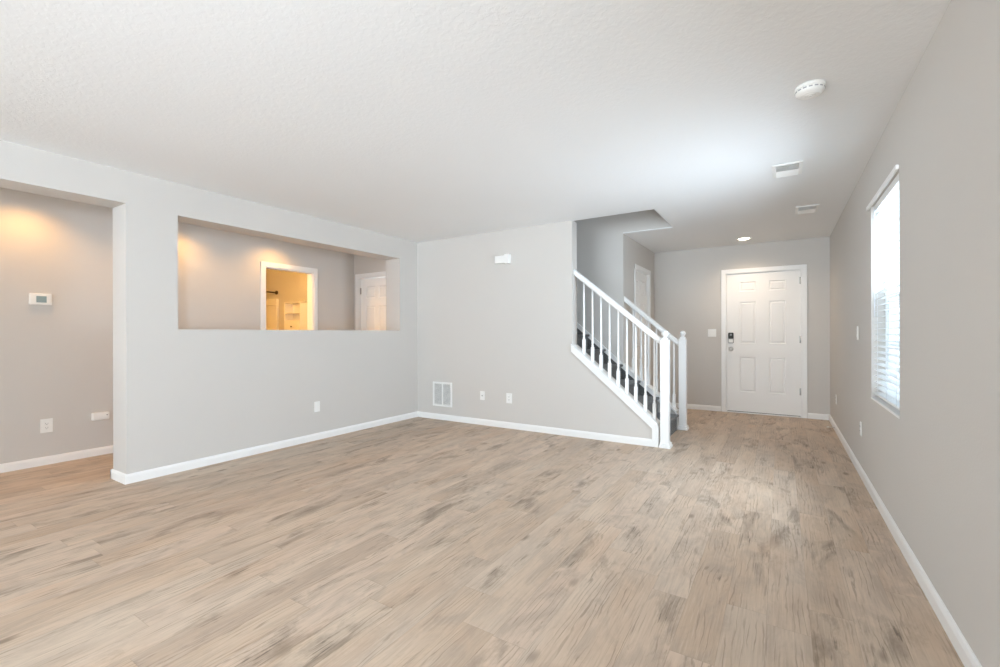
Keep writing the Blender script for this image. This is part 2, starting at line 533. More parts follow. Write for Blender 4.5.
WY0, WY1, WZ0, WZ1 = 3.335, 4.262, 0.70, 2.115
struct('wall_right', hole_wall(0, XR, XR + 0.153, YB, 7.72, 0, H, [(WY0, WY1, WZ0, WZ1), (-0.78, -0.42, 0.85, 1.75)]), WALL,  # second hole added out of view for the fill light
       'long greige wall on the right with the blinds window', 'wall')
struct('wall_left', hole_wall(0, XLB, XL, YB, YF, 0, H, [(-1.0, 1.458, 0, 2.23), (1.821, 4.489, 1.229, 2.213)]), WALL,
       'light greige wall with a long rectangular pass-through and open doorway', 'wall')
mb = MB()
mb.box(XLB, XE, YF, YFB, 0, H)
struct('wall_far', mb, WALL, 'greige wall with the low vent grille, ending at the stairs', 'wall')

DX0, DX1, DZ = -0.702, 0.254, 2.075
struct('wall_entry', hole_wall(1, YD, YD + 0.16, XC, XR + 0.153, 0, H, [(DX0, DX1, 0, DZ)]), WALL,
       'greige end wall around the white front door', 'wall')
CY0, CY1, CZ = 6.40, 7.17, 2.10
struct('wall_closet', hole_wall(0, XC - 0.12, XC, YS0, YD, 0, H, [(CY0, CY1, 0, CZ)]), WALL,
       'narrow grey wall beside the stairs with a white closet door', 'wall')
HY0, HY1, HZ = 3.345, 4.058, 2.065
struct('wall_hall', hole_wall(0, XH - 0.12, XH, -0.2, YF + 0.12, 0, H, [(HY0, HY1, 0, HZ)]), WALL,
       'warm lit hallway wall behind the pass-through and doorway', 'wall')
EX0, EX1, EZ = -5.585, -4.84, 2.055
struct('wall_hall_end', hole_wall(1, 4.783, 4.90, XH, XLB, 0, H, [(EX0, EX1, 0, EZ)]), WALL,
       'end wall of the hallway holding a white door', 'wall')
mb = MB()
mb.box(-5.5, XC - 0.12, YS0, YS1, 0, H)
mb.box(-5.5, -1.005, YS0, YS1, CT, 5.1)
mb.box(-5.5, XC - 0.12, YS0, YS1, H, CT)
mb.box(XC - 0.12, XC, YS0, YS1, H, CT)
mb.box(XC, -1.125, YS0, YS1, H + 0.012, CT)
struct('wall_stairwell', mb, WALL, 'blue-grey shaded wall behind the staircase', 'wall')
mb = MB()
mb.box(-5.5, -1.005, YF - 0.09, YF + 0.03, CT, 5.1)
mb.box(-1.125, -1.005, YF + 0.03, YS0, CT, 5.1)
mb.box(-5.62, -5.5, YF - 0.09, YS1, CT, 5.1)
mb.box(-5.62, -1.0, YF - 0.09, YS1, 5.1, 5.2)
struct('wall_upstairs', mb, WALL, 'upstairs walls above the stairwell opening', 'wall')
# knee walls under the two railings
S = 0.857
def zc(x):                 # top of the near cap
    return 1.004 + S * (-1.978 - x)
def zf(x):                 # top of the far cap
    return 0.305 + S * (-1.174 - x)
KX = -1.092
mb = MB((-1.5, YF, 0))
mb.prism([(XE, 0), (KX, 0), (KX, zc(KX) - 0.03), (XE, zc(XE) - 0.03)], 1, YF, YFB)
struct('wall_stair_near', mb, WALL, 'triangular greige knee wall below the near stair railing', 'wall')
mb = MB((-1.5, YS0, 0))
mb.prism([(XC, 0), (KX, 0), (KX, zf(KX) - 0.03), (XC, zf(XC) - 0.03)], 1, YS0, YS1)
struct('wall_stair_far', mb, WALL, 'low sloping knee wall below the far stair railing', 'wall')
# behind the camera: unseen walls with openings added to let daylight in
struct('wall_back', hole_wall(1, YB - 0.15, YB, -9.2, XR + 0.153, 0, H, [(-4.15, 0.35, 0.05, 2.17)]), WALL,
       'wall behind the viewer with an added daylight opening', 'wall')
struct('wall_kitchen', hole_wall(0, -9.2, -9.08, YB, 2.0, 0, H, [(-4.3, -2.7, 0.1, 2.15)]), WALL, 'kitchen wall out of view on the left', 'wall')  # unseen opening added to throw light on the right wall
for nm, bx, lb in (('wall_bath_right', (-9.2, XH - 0.12, 4.75, 4.90), 'amber lit bathroom wall behind the shelf cabinet'), ('wall_bath_left', (-9.08, XH - 0.12, 2.0, 2.12), 'bathroom wall left of the inner doorway'), ('wall_bath_end', (-9.2, -9.08, 2.12, 4.75), 'far end wall of the bathroom beyond the shower')):
    mb = MB()
    mb.box(bx[0], bx[1], bx[2], bx[3], 0, H)
    struct(nm, mb, WALL, lb, 'wall')

# ------------------------------------------------------------------ baseboards
BP = [(0, 0), (0.015, 0), (0.015, 0.055), (0.010, 0.068), (0.004, 0.075), (0, 0.076)]
def base_x(mb, y, x0, x1, side):      # along x on a wall facing side (-1: faces -y)
    mb.prism([(y + side * d, z) for d, z in BP], 0, x0, x1)
def base_y(mb, x, y0, y1, side):
    mb.prism([(x + side * d, z) for d, z in BP], 1, y0, y1)
mb = MB(); base_y(mb, XR, YB, YD, -1)
struct('baseboard_right', mb, TRIM, 'white baseboard along the right wall', 'baseboard')
mb = MB(); base_y(mb, XL, 1.443, YF, 1); base_x(mb, 1.458, XLB - 0.015, XL, -1); base_y(mb, XLB, 1.443, 4.783, -1)
struct('baseboard_left', mb, TRIM, 'white baseboard wrapping the wall end below the pass-through', 'baseboard')
mb = MB(); base_x(mb, YF, XL, KX - 0.050, -1)
struct('baseboard_far', mb, TRIM, 'white baseboard below the vent grille running to the stairs', 'baseboard')
mb = MB(); base_x(mb, YD, XC, DX0 - 0.066, -1); base_x(mb, YD, DX1 + 0.062, XR, -1)
struct('baseboard_entry', mb, TRIM, 'white baseboard either side of the front door', 'baseboard')
mb = MB(); base_y(mb, XH, -0.2, HY0 - 0.07, 1); base_y(mb, XH, HY1 + 0.07, 4.783, 1)
struct('baseboard_hall', mb, TRIM, 'white baseboard along the hallway wall', 'baseboard')
mb = MB(); base_x(mb, YS1, XC, KX, 1); base_y(mb, XC, YS1, CY0 - 0.07, 1); base_y(mb, XC, CY1 + 0.07, YD, 1)
struct('baseboard_closet', mb, TRIM, 'white baseboard by the closet door', 'baseboard')

# ------------------------------------------------------------------ doors
def slab_mesh(w, h, rows, cols, t=0.04):
    """door slab, front face at y=0 looking to -y, with raised panels"""
    xs = sorted({0.0, w} | {c for p in cols for c in p})
    zs = sorted({0.0, h} | {r for p in rows for r in p})
    bm = bmesh.new()
    V = [[bm.verts.new((x, 0, z)) for z in zs] for x in xs]
    pan = []
    for i in range(len(xs) - 1):
        for j in range(len(zs) - 1):
            f = bm.faces.new((V[i][j], V[i + 1][j], V[i + 1][j + 1], V[i][j + 1]))
            cx, cz = (xs[i] + xs[i + 1]) / 2, (zs[j] + zs[j + 1]) / 2
            if any(a < cx < b for a, b in cols) and any(a < cz < b for a, b in rows):
                pan.append(f)
    bm.normal_update()
    for f in pan:
        bmesh.ops.inset_individual(bm, faces=[f], thickness=0.010, depth=0)
        for v in f.verts:
            v.co.y += 0.011
        bmesh.ops.inset_individual(bm, faces=[f], thickness=0.012, depth=0)
        bmesh.ops.inset_individual(bm, faces=[f], thickness=0.022, depth=0)
        for v in f.verts:
            v.co.y -= 0.008
    # sides and back
    B = [bm.verts.new(c) for c in ((0, t, 0), (w, t, 0), (w, t, h), (0, t, h))]
    bot = [V[i][0] for i in range(len(xs))]
    top = [V[i][-1] for i in range(len(xs))]
    lef = [V[0][j] for j in range(len(zs))]
    rig = [V[-1][j] for j in range(len(zs))]
    bm.faces.new(bot[::-1] + [B[0], B[1]])
    bm.faces.new(top + [B[2], B[3]])
    bm.faces.new(lef + [B[3], B[0]])
    bm.faces.new(rig[::-1] + [B[1], B[2]])
    bm.faces.new((B[1], B[0], B[3], B[2]))
    bmesh.ops.recalc_face_normals(bm, faces=bm.faces[:])
    m = MB()
    m.bm.free()
    m.bm = bm
    return m

def make_door(name, label, loc, rz, w, h, cols, rows, hinge_right, hinges, casing=0.062, depth=0.12, recess=0.03, gap=0.006):
    d = thing(name, label, 'door', loc, rz, kind='structure')
    # opening is w wide from x=0..w, h high; front wall face is y=0
    c = MB()
    th = 0.016
    ins = 0.004
    for x0, x1 in ((-casing + ins, ins), (w - ins, w + casing - ins)):
        c.box(x0, x1, -th, 0.0, 0, h + casing - ins, 0.004)
    c.box(-casing + ins, w + casing - ins, -th - 0.0005, 0.0, h - ins, h + casing - ins, 0.004)
    c.build('casing', TRIM, d)
    j = MB()
    j.box(0, 0.012, 0.0, depth, 0, h)
    j.box(w - 0.012, w, 0.0, depth, 0, h)
    j.box(0.012, w - 0.012, 0.0, depth, h - 0.012, h)
    j.box(0.012, 0.024, recess + 0.042, depth, 0, h - 0.012)
    j.box(w - 0.024, w - 0.012, recess + 0.042, depth, 0, h - 0.012)
    j.build('jamb', TRIM, d)
    sw = w - 0.024 - 2 * gap
    s = slab_mesh(sw, h - 0.012 - gap - 0.012, rows, cols)
    sl = s.build('door_panel', DOORM, d, loc=(0.012 + gap, recess, 0.012))
    hx = w - 0.012 - gap / 2 if hinge_right else 0.012 + gap / 2
    for z in hinges:
        hm = MB()
        hm.tube((0, 0, -0.05), (0, 0, 0.05), 0.008, 10)
        hm.box(-0.018, 0.018, 0.003, 0.006, -0.048, 0.048)
        hm.build('hinge', HINGE, d, loc=(hx, recess - 0.006, z))
    return d, sl

# front door
w = DX1 - DX0
cols = [(0.172, 0.378), (0.545, 0.748)]
rows = [(0.302, 0.812), (1.018, 1.632), (1.785, 1.925)]
d1, s1 = make_door('door_1', 'white six-panel front door with a dark keypad lock at the end of the entry', (DX0, YD, 0), 0, w, DZ, cols, rows, True, (0.36, 1.09, 1.915), depth=0.16, recess=0.014, gap=0.003)
th_ = MB()
th_.box(0.012, w - 0.012, -0.012, 0.15, 0.001, 0.014, 0.003)
th_.build('threshold', CHROME, d1, label='pale metal threshold strip')
sw_ = MB()
sw_.box(0.02, w - 0.02, 0.012, 0.03, 0.0145, 0.022)
sw_.build('door_sweep', SEAL, d1, label='dark weather strip under the door')
k = MB()
k.box(0.034, 0.108, -0.008, 0.02, 1.03, 1.19, 0.012)
kp = k.build('keypad_lock', GREYP, d1, label='keypad deadbolt with a black upper face')
k = MB()
k.box(0.036, 0.106, -0.013, -0.005, 1.102, 1.188, 0.010)
kf = k.build('keypad_face', BLACKP, kp)
k = MB()
k.box(0.058, 0.084, -0.0145, -0.0125, 1.145, 1.170, 0.003)
k.build('key_button', GREYP, kp)
k = MB()
k.box(0.042, 0.100, -0.012, -0.006, 1.040, 1.092, 0.008)
k.build('lock_cover', PLAST, kp)
k = MB()
k.lathe([(0.033, 0), (0.033, 0.008), (0.014, 0.012), (0.012, 0.032), (0.022, 0.036), (0.028, 0.048), (0.026, 0.060), (0.012, 0.066), (0, 0.067)], 24, Matrix.Translation((0.071, 0.022, 0.944)) @ Matrix.Rotation(PI / 2, 4, 'X'))
k.build('door_knob', CHROME, d1, label='round satin door knob below the keypad')

# closet door on the wall beside the stairs (faces +x)
cw = CY1 - CY0
make_door('door_2', 'white closet door beside the staircase, half hidden by the railing', (XC, CY0, 0), PI / 2, cw, CZ,
          [(0.115, 0.335), (0.405, 0.625)], [(0.24, 0.80), (0.98, 1.62), (1.74, 1.95)], False, (0.3, 1.05, 1.85))
# hall end door
ew = EX1 - EX0
make_door('door_3', 'white door at the end of the hallway, seen through the pass-through', (EX0, 4.783, 0), 0, ew, EZ,
          [(0.115, 0.320), (0.395, 0.600)], [(0.24, 0.80), (0.98, 1.60), (1.72, 1.90)], False, (0.3, 1.05, 1.85), depth=0.115)
# bathroom doorway casing, no door leaf in view
hw = HY1 - HY0
t3 = MB((XH, (HY0 + HY1) / 2, 0))
cs = 0.062
for ya, yb in ((HY0 - cs, HY0), (HY1, HY1 + cs)):
    t3.box(XH, XH + 0.016, ya, yb, 0, HZ + cs, 0.004)
t3.box(XH, XH + 0.0165, HY0 - cs, HY1 + cs, HZ, HZ + cs, 0.004)
t3.box(XH - 0.12, XH, HY0, HY0 + 0.014, 0, HZ)
t3.box(XH - 0.12, XH, HY1 - 0.014, HY1, 0, HZ)
t3.box(XH - 0.12, XH, HY0 + 0.014, HY1 - 0.014, HZ - 0.014, HZ)
struct('trim_1', t3, TRIM, 'white casing around the lit bathroom doorway', 'trim')

# ------------------------------------------------------------------ window
win = thing('window_1', 'tall white single-hung window in the right wall behind blinds', 'window', (XR + 0.10, (WY0 + WY1) / 2, WZ0), 0, kind='structure')
wo = (XR + 0.10, (WY0 + WY1) / 2, WZ0)
GX = XR + 0.10
m = MB(wo)
fw = 0.045
m.box(GX - 0.02, GX + 0.05, WY0, WY0 + fw, WZ0, WZ1, 0.003)
m.box(GX - 0.02, GX + 0.05, WY1 - fw, WY1, WZ0, WZ1, 0.003)
m.box(GX - 0.02, GX + 0.05, WY0 + fw, WY1 - fw, WZ0, WZ0 + fw, 0.003)
m.box(GX - 0.02, GX + 0.05, WY0 + fw, WY1 - fw, WZ1 - fw, WZ1, 0.003)
m.build('window_frame', VINYL, win)
MZ = 1.44
yc = (WY0 + WY1) / 2
def sash(z0, z1, x):
    m = MB(wo)
    sf = 0.03
    ya, yb = WY0 + fw, WY1 - fw
    m.box(x, x + 0.025, ya, ya + sf, z0, z1, 0.002)
    m.box(x, x + 0.025, yb - sf, yb, z0, z1, 0.002)
    m.box(x, x + 0.025, ya + sf, yb - sf, z0, z0 + sf, 0.002)
    m.box(x, x + 0.025, ya + sf, yb - sf, z1 - sf, z1, 0.002)
    o = m.build('sash', VINYL, win)
    m = MB(wo)
    m.box(x + 0.010, x + 0.014, ya + sf - 0.003, yb - sf + 0.003, z0 + sf - 0.003, z1 - sf + 0.003)
    m.build('pane', GLASS, o)
    m = MB(wo)
    m.box(x + 0.004, x + 0.009, yc - 0.009, yc + 0.009, z0 + sf, z1 - sf)
    m.box(x + 0.004, x + 0.009, ya + sf, yb - sf, (z0 + z1) / 2 - 0.009, (z0 + z1) / 2 + 0.009)
    m.build('muntin', VINYL, o)
sash(MZ - 0.015, WZ1 - fw, GX + 0.016)
sash(WZ0 + fw, MZ + 0.018, GX - 0.012)
m = MB(wo)
m.box(GX + 0.044, GX + 0.046, WY0 + fw, WY1 - fw, WZ0 + fw, MZ)
m.build('insect_screen', SCREEN, win, label='grey insect screen over the lower sash')
m = MB(wo)
m.box(XR - 0.004, GX - 0.02, WY0 + 0.002, WY1 - 0.002, WZ0 + 0.0005, WZ0 + 0.016, 0.004)
m.build('window_sill', TRIM, win)

# blinds
bl = thing('window_blind', 'white two-inch slatted blind hanging open in the right window', 'blinds', (XR + 0.04, yc, WZ0 + 0.04))
bo = (XR + 0.04, yc, WZ0 + 0.04)
m = MB(bo)
m.box(XR - 0.015, XR - 0.0005, WY0 + 0.002, WY1 + 0.10, 2.108, 2.136, 0.003)
m.build('valance', SLATM, bl)
SX = XR + 0.040
m = MB(bo)
m.box(SX - 0.026, SX + 0.026, WY0 + 0.008, WY1 - 0.008, 2.066, 2.113, 0.002)
m.build('headrail', SLATM, bl)
m = MB(bo)
m.box(SX - 0.025, SX + 0.025, WY0 + 0.010, WY1 - 0.010, 0.735, 0.752, 0.004)
m.build('bottom_rail', SLATM, bl)
m = MB()
pts = []
for i in range(7):
    u = -0.025 + 0.05 * i / 6
    pts.append((u, 0.0028 * (1 - (u / 0.025) ** 2)))
poly = [(u, z) for u, z in pts] + [(u, z - 0.0028) for u, z in pts[::-1]]
m.prism(poly, 1, -(WY1 - WY0) / 2 + 0.010, (WY1 - WY0) / 2 - 0.010)
m.bm.transform(Matrix.Rotation(math.radians(-7), 4, 'Y'))
z = 0.792
first = m.build('slat', SLATM, bl, loc=(0, 0, z - bo[2]))
while z < 2.05:
    z += 0.0425
    if z > 2.055:
        break
    c = first.copy()
    c.location = (0, 0, z - bo[2])
    COL.objects.link(c)
for y in (WY0 + 0.16, yc, WY1 - 0.16):
    m = MB(bo)
    for dx in (-0.027, 0.027):
        m.tube((SX + dx, y, 0.75), (SX + dx, y, 2.07), 0.0012, 6)
    m.build('ladder_cord', CORD, bl)
m = MB(bo)
m.tube((SX - 0.033, WY1 - 0.09, 1.30), (SX - 0.033, WY1 - 0.09, 2.08), 0.004, 8)
m.build('tilt_wand', CORD, bl)

# ------------------------------------------------------------------ stairs
RUN, RISE, X0 = 0.195 / S, 0.195, -1.078
st = thing('staircase', 'staircase with charcoal carpeted steps rising to the left between white railings', 'stairs', (-1.5, 5.4, 0))
so = (-1.5, 5.4, 0)
SY0, SY1 = YFB + 0.014, YS0 - 0.034
for i in range(11):
    xr = X0 - i * RUN
    m = MB(so)
    z1 = (i + 1) * RISE
    z0 = max(0.0, z1 - 2 * RISE)
    x_back = xr - RUN - 0.03
    m.prism([(x_back, z0), (xr, z0), (xr, z1 - 0.035), (xr + 0.022, z1 - 0.026), (xr + 0.026, z1 - 0.012), (xr + 0.018, z1), (x_back, z1)], 1, SY0, SY1)
    m.build('step', CARPET, st)
for xa, xb, yb_ in ((-3.62, XC, YS0 - 0.001), (XC, KX - 0.06, YS0 - 0.019)):
    m = MB(so)
    m.sweep_slope([(YS0 - 0.031, 0.0), (yb_, 0.0), (yb_, -0.078), (YS0 - 0.031, -0.078)], xa, xb, zf)
    m.build('skirt_board', TRIM, st, label='white skirt board on the far side of the steps')
    m = MB(so)
    m.sweep_slope([(YS0 - 0.0325, -0.07), (yb_, -0.07), (yb_, -0.33), (YS0 - 0.0325, -0.33)], xa, xb if xb < -1.5 else -1.36, zf)
    m.build('dark_side_panel', CARPET, st)  # dark panel filling the gaps between treads and skirt board

def railing(name, label, y0, y1, zcap, railtop, x0, x1, bal_x, front, newel, cap_l):
    """y0,y1 knee wall faces; front -1 if the trim faces -y"""
    ym = (y0 + y1) / 2
    o = (newel[0], newel[1], 0)
    r = thing(name, label, 'stair railing', o)
    # sloped cap board
    c = MB(o)
    c.sweep_slope([(y0 - 0.018, -0.004), (y0 - 0.014, 0.0), (y1 + 0.010, 0.0), (y1 + 0.012, -0.004), (y1 + 0.012, -0.03), (y0 - 0.018, -0.03)], cap_l, KX + 0.004, zcap)
    c.build('cap', TRIM, r)
    # apron trim below it and a post board at the foot
    f = MB(o)
    ya, yb = (y0 - 0.014, y0) if front < 0 else (y1, y1 + 0.014)
    KL = KX - 0.050
    f.prism([(cap_l, zcap(cap_l) - 0.03), (KX, zcap(KX) - 0.03), (KX, 0.0), (KL, 0.0), (KL, zcap(KL) - 0.098), (cap_l, zcap(cap_l) - 0.088)], 1, ya, yb)
    f.box(KX, KX + 0.014, y0 - 0.014, y1, 0, zcap(KX) - 0.031)
    f.build('apron_trim', TRIM, r)
    # handrail
    h = MB(o)
    hw_ = 0.030
    prof = [(ym - hw_, -0.058), (ym - hw_ + 0.006, -0.074), (ym + hw_ - 0.006, -0.074), (ym + hw_, -0.058), (ym + hw_, -0.02), (ym + hw_ - 0.008, -0.006), (ym, 0.0), (ym - hw_ + 0.008, -0.006), (ym - hw_, -0.02)]
    h.sweep_slope(prof, x0, x1, railtop)
    h.build('handrail', TRIM, r)
    # balusters
    b = None
    for x in bal_x:
        if b is None:
            g = MB()
            L = railtop(x) - 0.05 - zcap(x) + 0.04
            g.box(-0.0165, 0.0165, -0.0165, 0.0165, 0.0, 0.20, 0.002)
            g.lathe([(0.016, 0.199), (0.012, 0.205), (0.015, 0.215), (0.010, 0.226), (0.0135, 0.25), (0.0125, 0.33), (0.0105, 0.55), (0.0095, L)], 12)
            b = g.build('baluster', TRIM, r)
            q = b
        else:
            q = b.copy()
            COL.objects.link(q)
        q.location = (x - o[0], ym - o[1], zcap(x) - 0.04)
    # newel post
    n = MB(o)
    nx, ny, hh = newel[0], newel[1], newel[2]
    s_ = 0.0425
    n.box(nx - s_, nx + s_, ny - s_, ny + s_, 0, hh, 0.004)
    n.prism([(nx - 0.03, ny - 0.03), (nx + 0.03, ny - 0.03), (nx + 0.03, ny + 0.03), (nx - 0.03, ny + 0.03)], 2, hh, hh + 0.02, 0.004)
    p = n.build('newel_post', TRIM, r)
    e = MB(o)
    e.lathe([(0.022, 0), (0.017, 0.008), (0.024, 0.018), (0.035, 0.034), (0.036, 0.046), (0.030, 0.060), (0.016, 0.072), (0, 0.076)], 24, Matrix.Translation((nx, ny, hh + 0.02)))
    e.build('finial', TRIM, p)
    q = MB(o)
    for dx0, dx1, hz in ((0.0, 0.020, 0.03), (0.0, 0.013, 0.052)):
        a = s_ + dx1
        q.box(nx - a + 0.01, nx + a, ny - a, ny + a, 0, hz, 0.006)
    q.build('base_moulding', TRIM, p)
    return r

railing('stair_railing', 'near white stair railing with nine turned balusters, facing the living room', YF, YFB, zc,
        lambda x: 1.905 - 0.826 * (x + 1.997), XE + 0.001, -1.045,
        [-1.922, -1.819, -1.719, -1.621, -1.523, -1.427, -1.331, -1.229, -1.135], -1, (-1.019, 4.868, 1.118), XE - 0.012)
railing('stair_railing', 'far white stair railing on the entry side, partly hidden behind the near one', YS0, YS1, zf,
        lambda x: 1.662 - 0.862 * (x + 1.726), XC - 0.002, -1.06,
        [-1.629, -1.528, -1.436, -1.336, -1.235, -1.127], 1, (-1.022, 5.885, 1.118), XC + 0.001)

# ------------------------------------------------------------------ ceiling fittings
m = thing('smoke_detector', 'round white smoke detector on the ceiling near the right wall', 'smoke detector', (0.134, 2.88, H))
Fl = Matrix.Rotation(PI, 4, 'X')
a = MB()
a.lathe([(0.069, 0), (0.069, 0.012), (0.067, 0.015), (0.0, 0.015)], 40, Fl)
a.build('mounting_plate', PLAST, m)
a = MB()
a.lathe([(0.064, 0.015), (0.066, 0.020), (0.066, 0.032), (0.058, 0.043), (0.040, 0.048), (0, 0.049)], 40, Fl)
a.build('housing', PLAST, m)
a = MB()
for kk in range(16):
    an = 2 * PI * kk / 16
    t = bmesh.new()
    bmesh.ops.create_cube(t, size=1.0)
    t.transform(Matrix.Rotation(an, 4, 'Z') @ Matrix.Translation((0.0655, 0, -0.026)) @ Matrix.Diagonal((0.003, 0.016, 0.006, 1)))
    a._add(t)
a.build('sensor_slot', GREYP, m)
a = MB()
a.torus((0, 0, -0.0465), 0.042, 0.0025)
a.torus((0, 0, -0.0485), 0.024, 0.0022)
a.lathe([(0.010, 0.046), (0.010, 0.051), (0, 0.052)], 20, Fl)
a.build('test_button', PLAST, m)

def register(label, x, y):
    v = thing('ceiling_vent', label, 'vent', (x, y, H), group='ceiling air vents')
    W, L, b = 0.20, 0.315, 0.026
    f = MB()
    for x0, x1, y0, y1 in ((-W / 2, -W / 2 + b, -L / 2, L / 2), (W / 2 - b, W / 2, -L / 2, L / 2), (-W / 2 + b, W / 2 - b, -L / 2, -L / 2 + b), (-W / 2 + b, W / 2 - b, L / 2 - b, L / 2)):
        f.box(x0, x1, y0, y1, -0.009, 0.0, 0.003)
    f.build('frame', PLAST, v)
    k = MB()
    k.box(-W / 2 + b, W / 2 - b, -L / 2 + b, L / 2 - b, -0.0015, 0.0)
    k.build('duct_opening', SLOT, v)
    n = 11
    for i in range(n):
        yy = -L / 2 + b + (i + 0.5) * (L - 2 * b) / n
        t = MB()
        t.box(-W / 2 + b - 0.002, W / 2 - b + 0.002, -0.0125, 0.0125, -0.0008, 0.0008)
        ang = 42 if i < n // 2 else -38
        t.bm.transform(Matrix.Rotation(math.radians(ang), 4, 'X'))
        t.build('louver', PLAST, v, loc=(0, yy, -0.0095))
    t = MB()
    t.box(-W / 2 + b - 0.002, W / 2 - b + 0.002, -0.003, 0.003, -0.012, -0.0015)
    t.build('divider', PLAST, v)
register('white ceiling vent nearer the smoke detector', 0.047, 4.245)
register('white ceiling vent nearer the front door', 0.236, 5.715)

rl = thing('recessed_light', 'round recessed ceiling light glowing in front of the front door', 'light', (-0.426, 7.03, H))
a = MB()
a.lathe([(0.066, 0.001), (0.092, 0.0), (0.094, 0.006), (0.088, 0.010), (0.070, 0.008)], 40, Fl)
a.build('trim_ring', PLAST, rl)
a = MB()
a.lathe([(0.070, 0.0005), (0.070, 0.008), (0.060, 0.013), (0.035, 0.017), (0, 0.018)], 40, Fl)
a.build('lens', LENS, rl)

# ------------------------------------------------------------------ wall fittings (local: front looks to -y, plate back at y=0)
R_FAR, R_LEFT, R_RIGHT = 0.0, PI / 2, -PI / 2
def plate(t, w=0.07, h=0.115, th=0.006):
    m = MB()
    m.box(-w / 2, w / 2, -th, 0, -h / 2, h / 2, 0.0025)
    m.build('cover_plate', PLAST, t)
def outlet(label, loc, rz, w=0.07, h=0.115, group='duplex outlets'):
    t = thing('wall_outlet', label, 'outlet', loc, rz, group)
    plate(t, w, h)
    for dz in (-0.0195, 0.0195):
        m = MB()
        m.box(-0.0165, 0.0165, -0.0085, -0.005, dz - 0.014, dz + 0.014, 0.003)
        s = m.build('socket', PLAST, t)
        m = MB()
        m.box(-0.0085, -0.0060, -0.0092, -0.0084, dz - 0.002, dz + 0.007)
        m.box(0.0060, 0.0085, -0.0092, -0.0084, dz - 0.002, dz + 0.007)
        m.lathe([(0.0028, 0), (0.0028, 0.0008)], 10, Matrix.Translation((0, -0.0084, dz - 0.008)) @ Matrix.Rotation(PI / 2, 4, 'X'))
        m.build('slot', SLOT, s)
    return t
def switch(label, loc, rz, gangs=1, group=None):
    t = thing('light_switch', label, 'switch', loc, rz, group)
    plate(t, 0.07 + 0.046 * (gangs - 1), 0.118)
    for g in range(gangs):
        x = (g - (gangs - 1) / 2) * 0.046
        m = MB()
        m.prism([(-0.0055, -0.033), (-0.0105, -0.033), (-0.0075, 0.0), (-0.0085, 0.033), (-0.0055, 0.033)], 0, x - 0.0165, x + 0.0165)
        m.build('rocker', PLAST, t)
    return t
outlet('white outlet low on the hallway wall, below the thermostat', (XH, 1.29, 0.356), R_LEFT, 0.082, 0.125)
outlet('white double outlet on the vent wall, nearer the stairs', (-2.883, YF, 0.375), R_FAR, 0.082, 0.125)
outlet('white outlet low on the right wall below the window edge', (XR, 4.76, 0.388), R_RIGHT)
outlet('small white outlet on the right wall nearest the front door', (XR, 6.715, 0.385), R_RIGHT)
t = thing('cable_plate', 'white cable jack plate on the vent wall, just right of the grille', 'outlet', (-3.287, YF, 0.380), R_FAR)
plate(t)
m = MB()
m.lathe([(0.009, 0), (0.009, 0.004), (0.005, 0.004), (0.005, 0.012), (0, 0.012)], 16, Matrix.Translation((0, -0.0055, 0)) @ Matrix.Rotation(PI / 2, 4, 'X'))
m.build('jack', HINGE, t)
t = thing('blank_plate', 'faint white outlet plate low on the pass-through wall', 'outlet', (XL, 3.188, 0.372), R_LEFT)
plate(t)
m = MB()
m.box(-0.0165, 0.0165, -0.0085, -0.005, -0.033, 0.033, 0.002)
m.build('insert', PLAST, t)
switch('white double light switch on the wall left of the front door', (-0.888, YD, 1.185), R_FAR, 2)
switch('white light switch on the right wall between window and front door', (XR, 4.935, 1.183), R_RIGHT)
switch('white light switch edge peeking past the doorway jamb by the hallway', (XLB, 1.53, 1.145), R_RIGHT)

# thermostat
t = thing('thermostat', 'white thermostat with a grey screen on the hallway wall', 'thermostat', (XH, 1.25, 1.507), R_LEFT)
m = MB(); m.box(-0.075, 0.075, -0.026, 0, -0.052, 0.052, 0.008); m.build('housing', PLAST, t)
m = MB(); m.box(-0.030, 0.037, -0.0275, -0.024, -0.030, 0.028, 0.001); m.build('screen', LCD, t, label='grey-green screen')
for dz in (-0.02, 0.0, 0.02):
    m = MB()
    m.box(0.048, 0.062, -0.0285, -0.024, dz - 0.006, dz + 0.006, 0.001)
    m.build('button', PLAST, t)
m = MB()
m.box(-0.065, -0.035, -0.027, -0.024, -0.030, 0.030, 0.001)
m.build('door_flap', PLAST, t)

# small white box near the hall floor
t = thing('wall_box', 'small white horizontal box low on the hallway wall near the jamb', 'wall box', (XH, 1.667, 0.385), R_LEFT)
m = MB(); m.box(-0.066, 0.066, -0.045, 0, -0.036, 0.040, 0.010); m.build('housing', PLAST, t)
m = MB(); m.lathe([(0.005, 0), (0.005, 0.003), (0, 0.003)], 12, Matrix.Translation((0.045, -0.044, 0.01)) @ Matrix.Rotation(PI / 2, 4, 'X')); m.build('indicator', SLOT, t)

# return-air grille on the vent wall
t = thing('wall_vent', 'white return air grille with two grey panels low on the far wall', 'vent', (-3.951, YF, 0.351), R_FAR)
W, Hh, b = 0.335, 0.335, 0.026
m = MB()
for x0, x1, z0, z1 in ((-W / 2, -W / 2 + b, -Hh / 2, Hh / 2), (W / 2 - b, W / 2, -Hh / 2, Hh / 2), (-W / 2 + b, W / 2 - b, -Hh / 2, -Hh / 2 + b), (-W / 2 + b, W / 2 - b, Hh / 2 - b, Hh / 2)):
    m.box(x0, x1, -0.012, 0, z0, z1, 0.003)
m.build('frame', PLAST, t)
m = MB(); m.box(-0.009, 0.009, -0.012, 0, -Hh / 2 + b, Hh / 2 - b, 0.002); m.build('mullion', PLAST, t)
m = MB(); m.box(-W / 2 + b, W / 2 - b, -0.002, 0, -Hh / 2 + b, Hh / 2 - b); m.build('filter', FILTER, t, label='grey filter behind the louvers')
n = 18
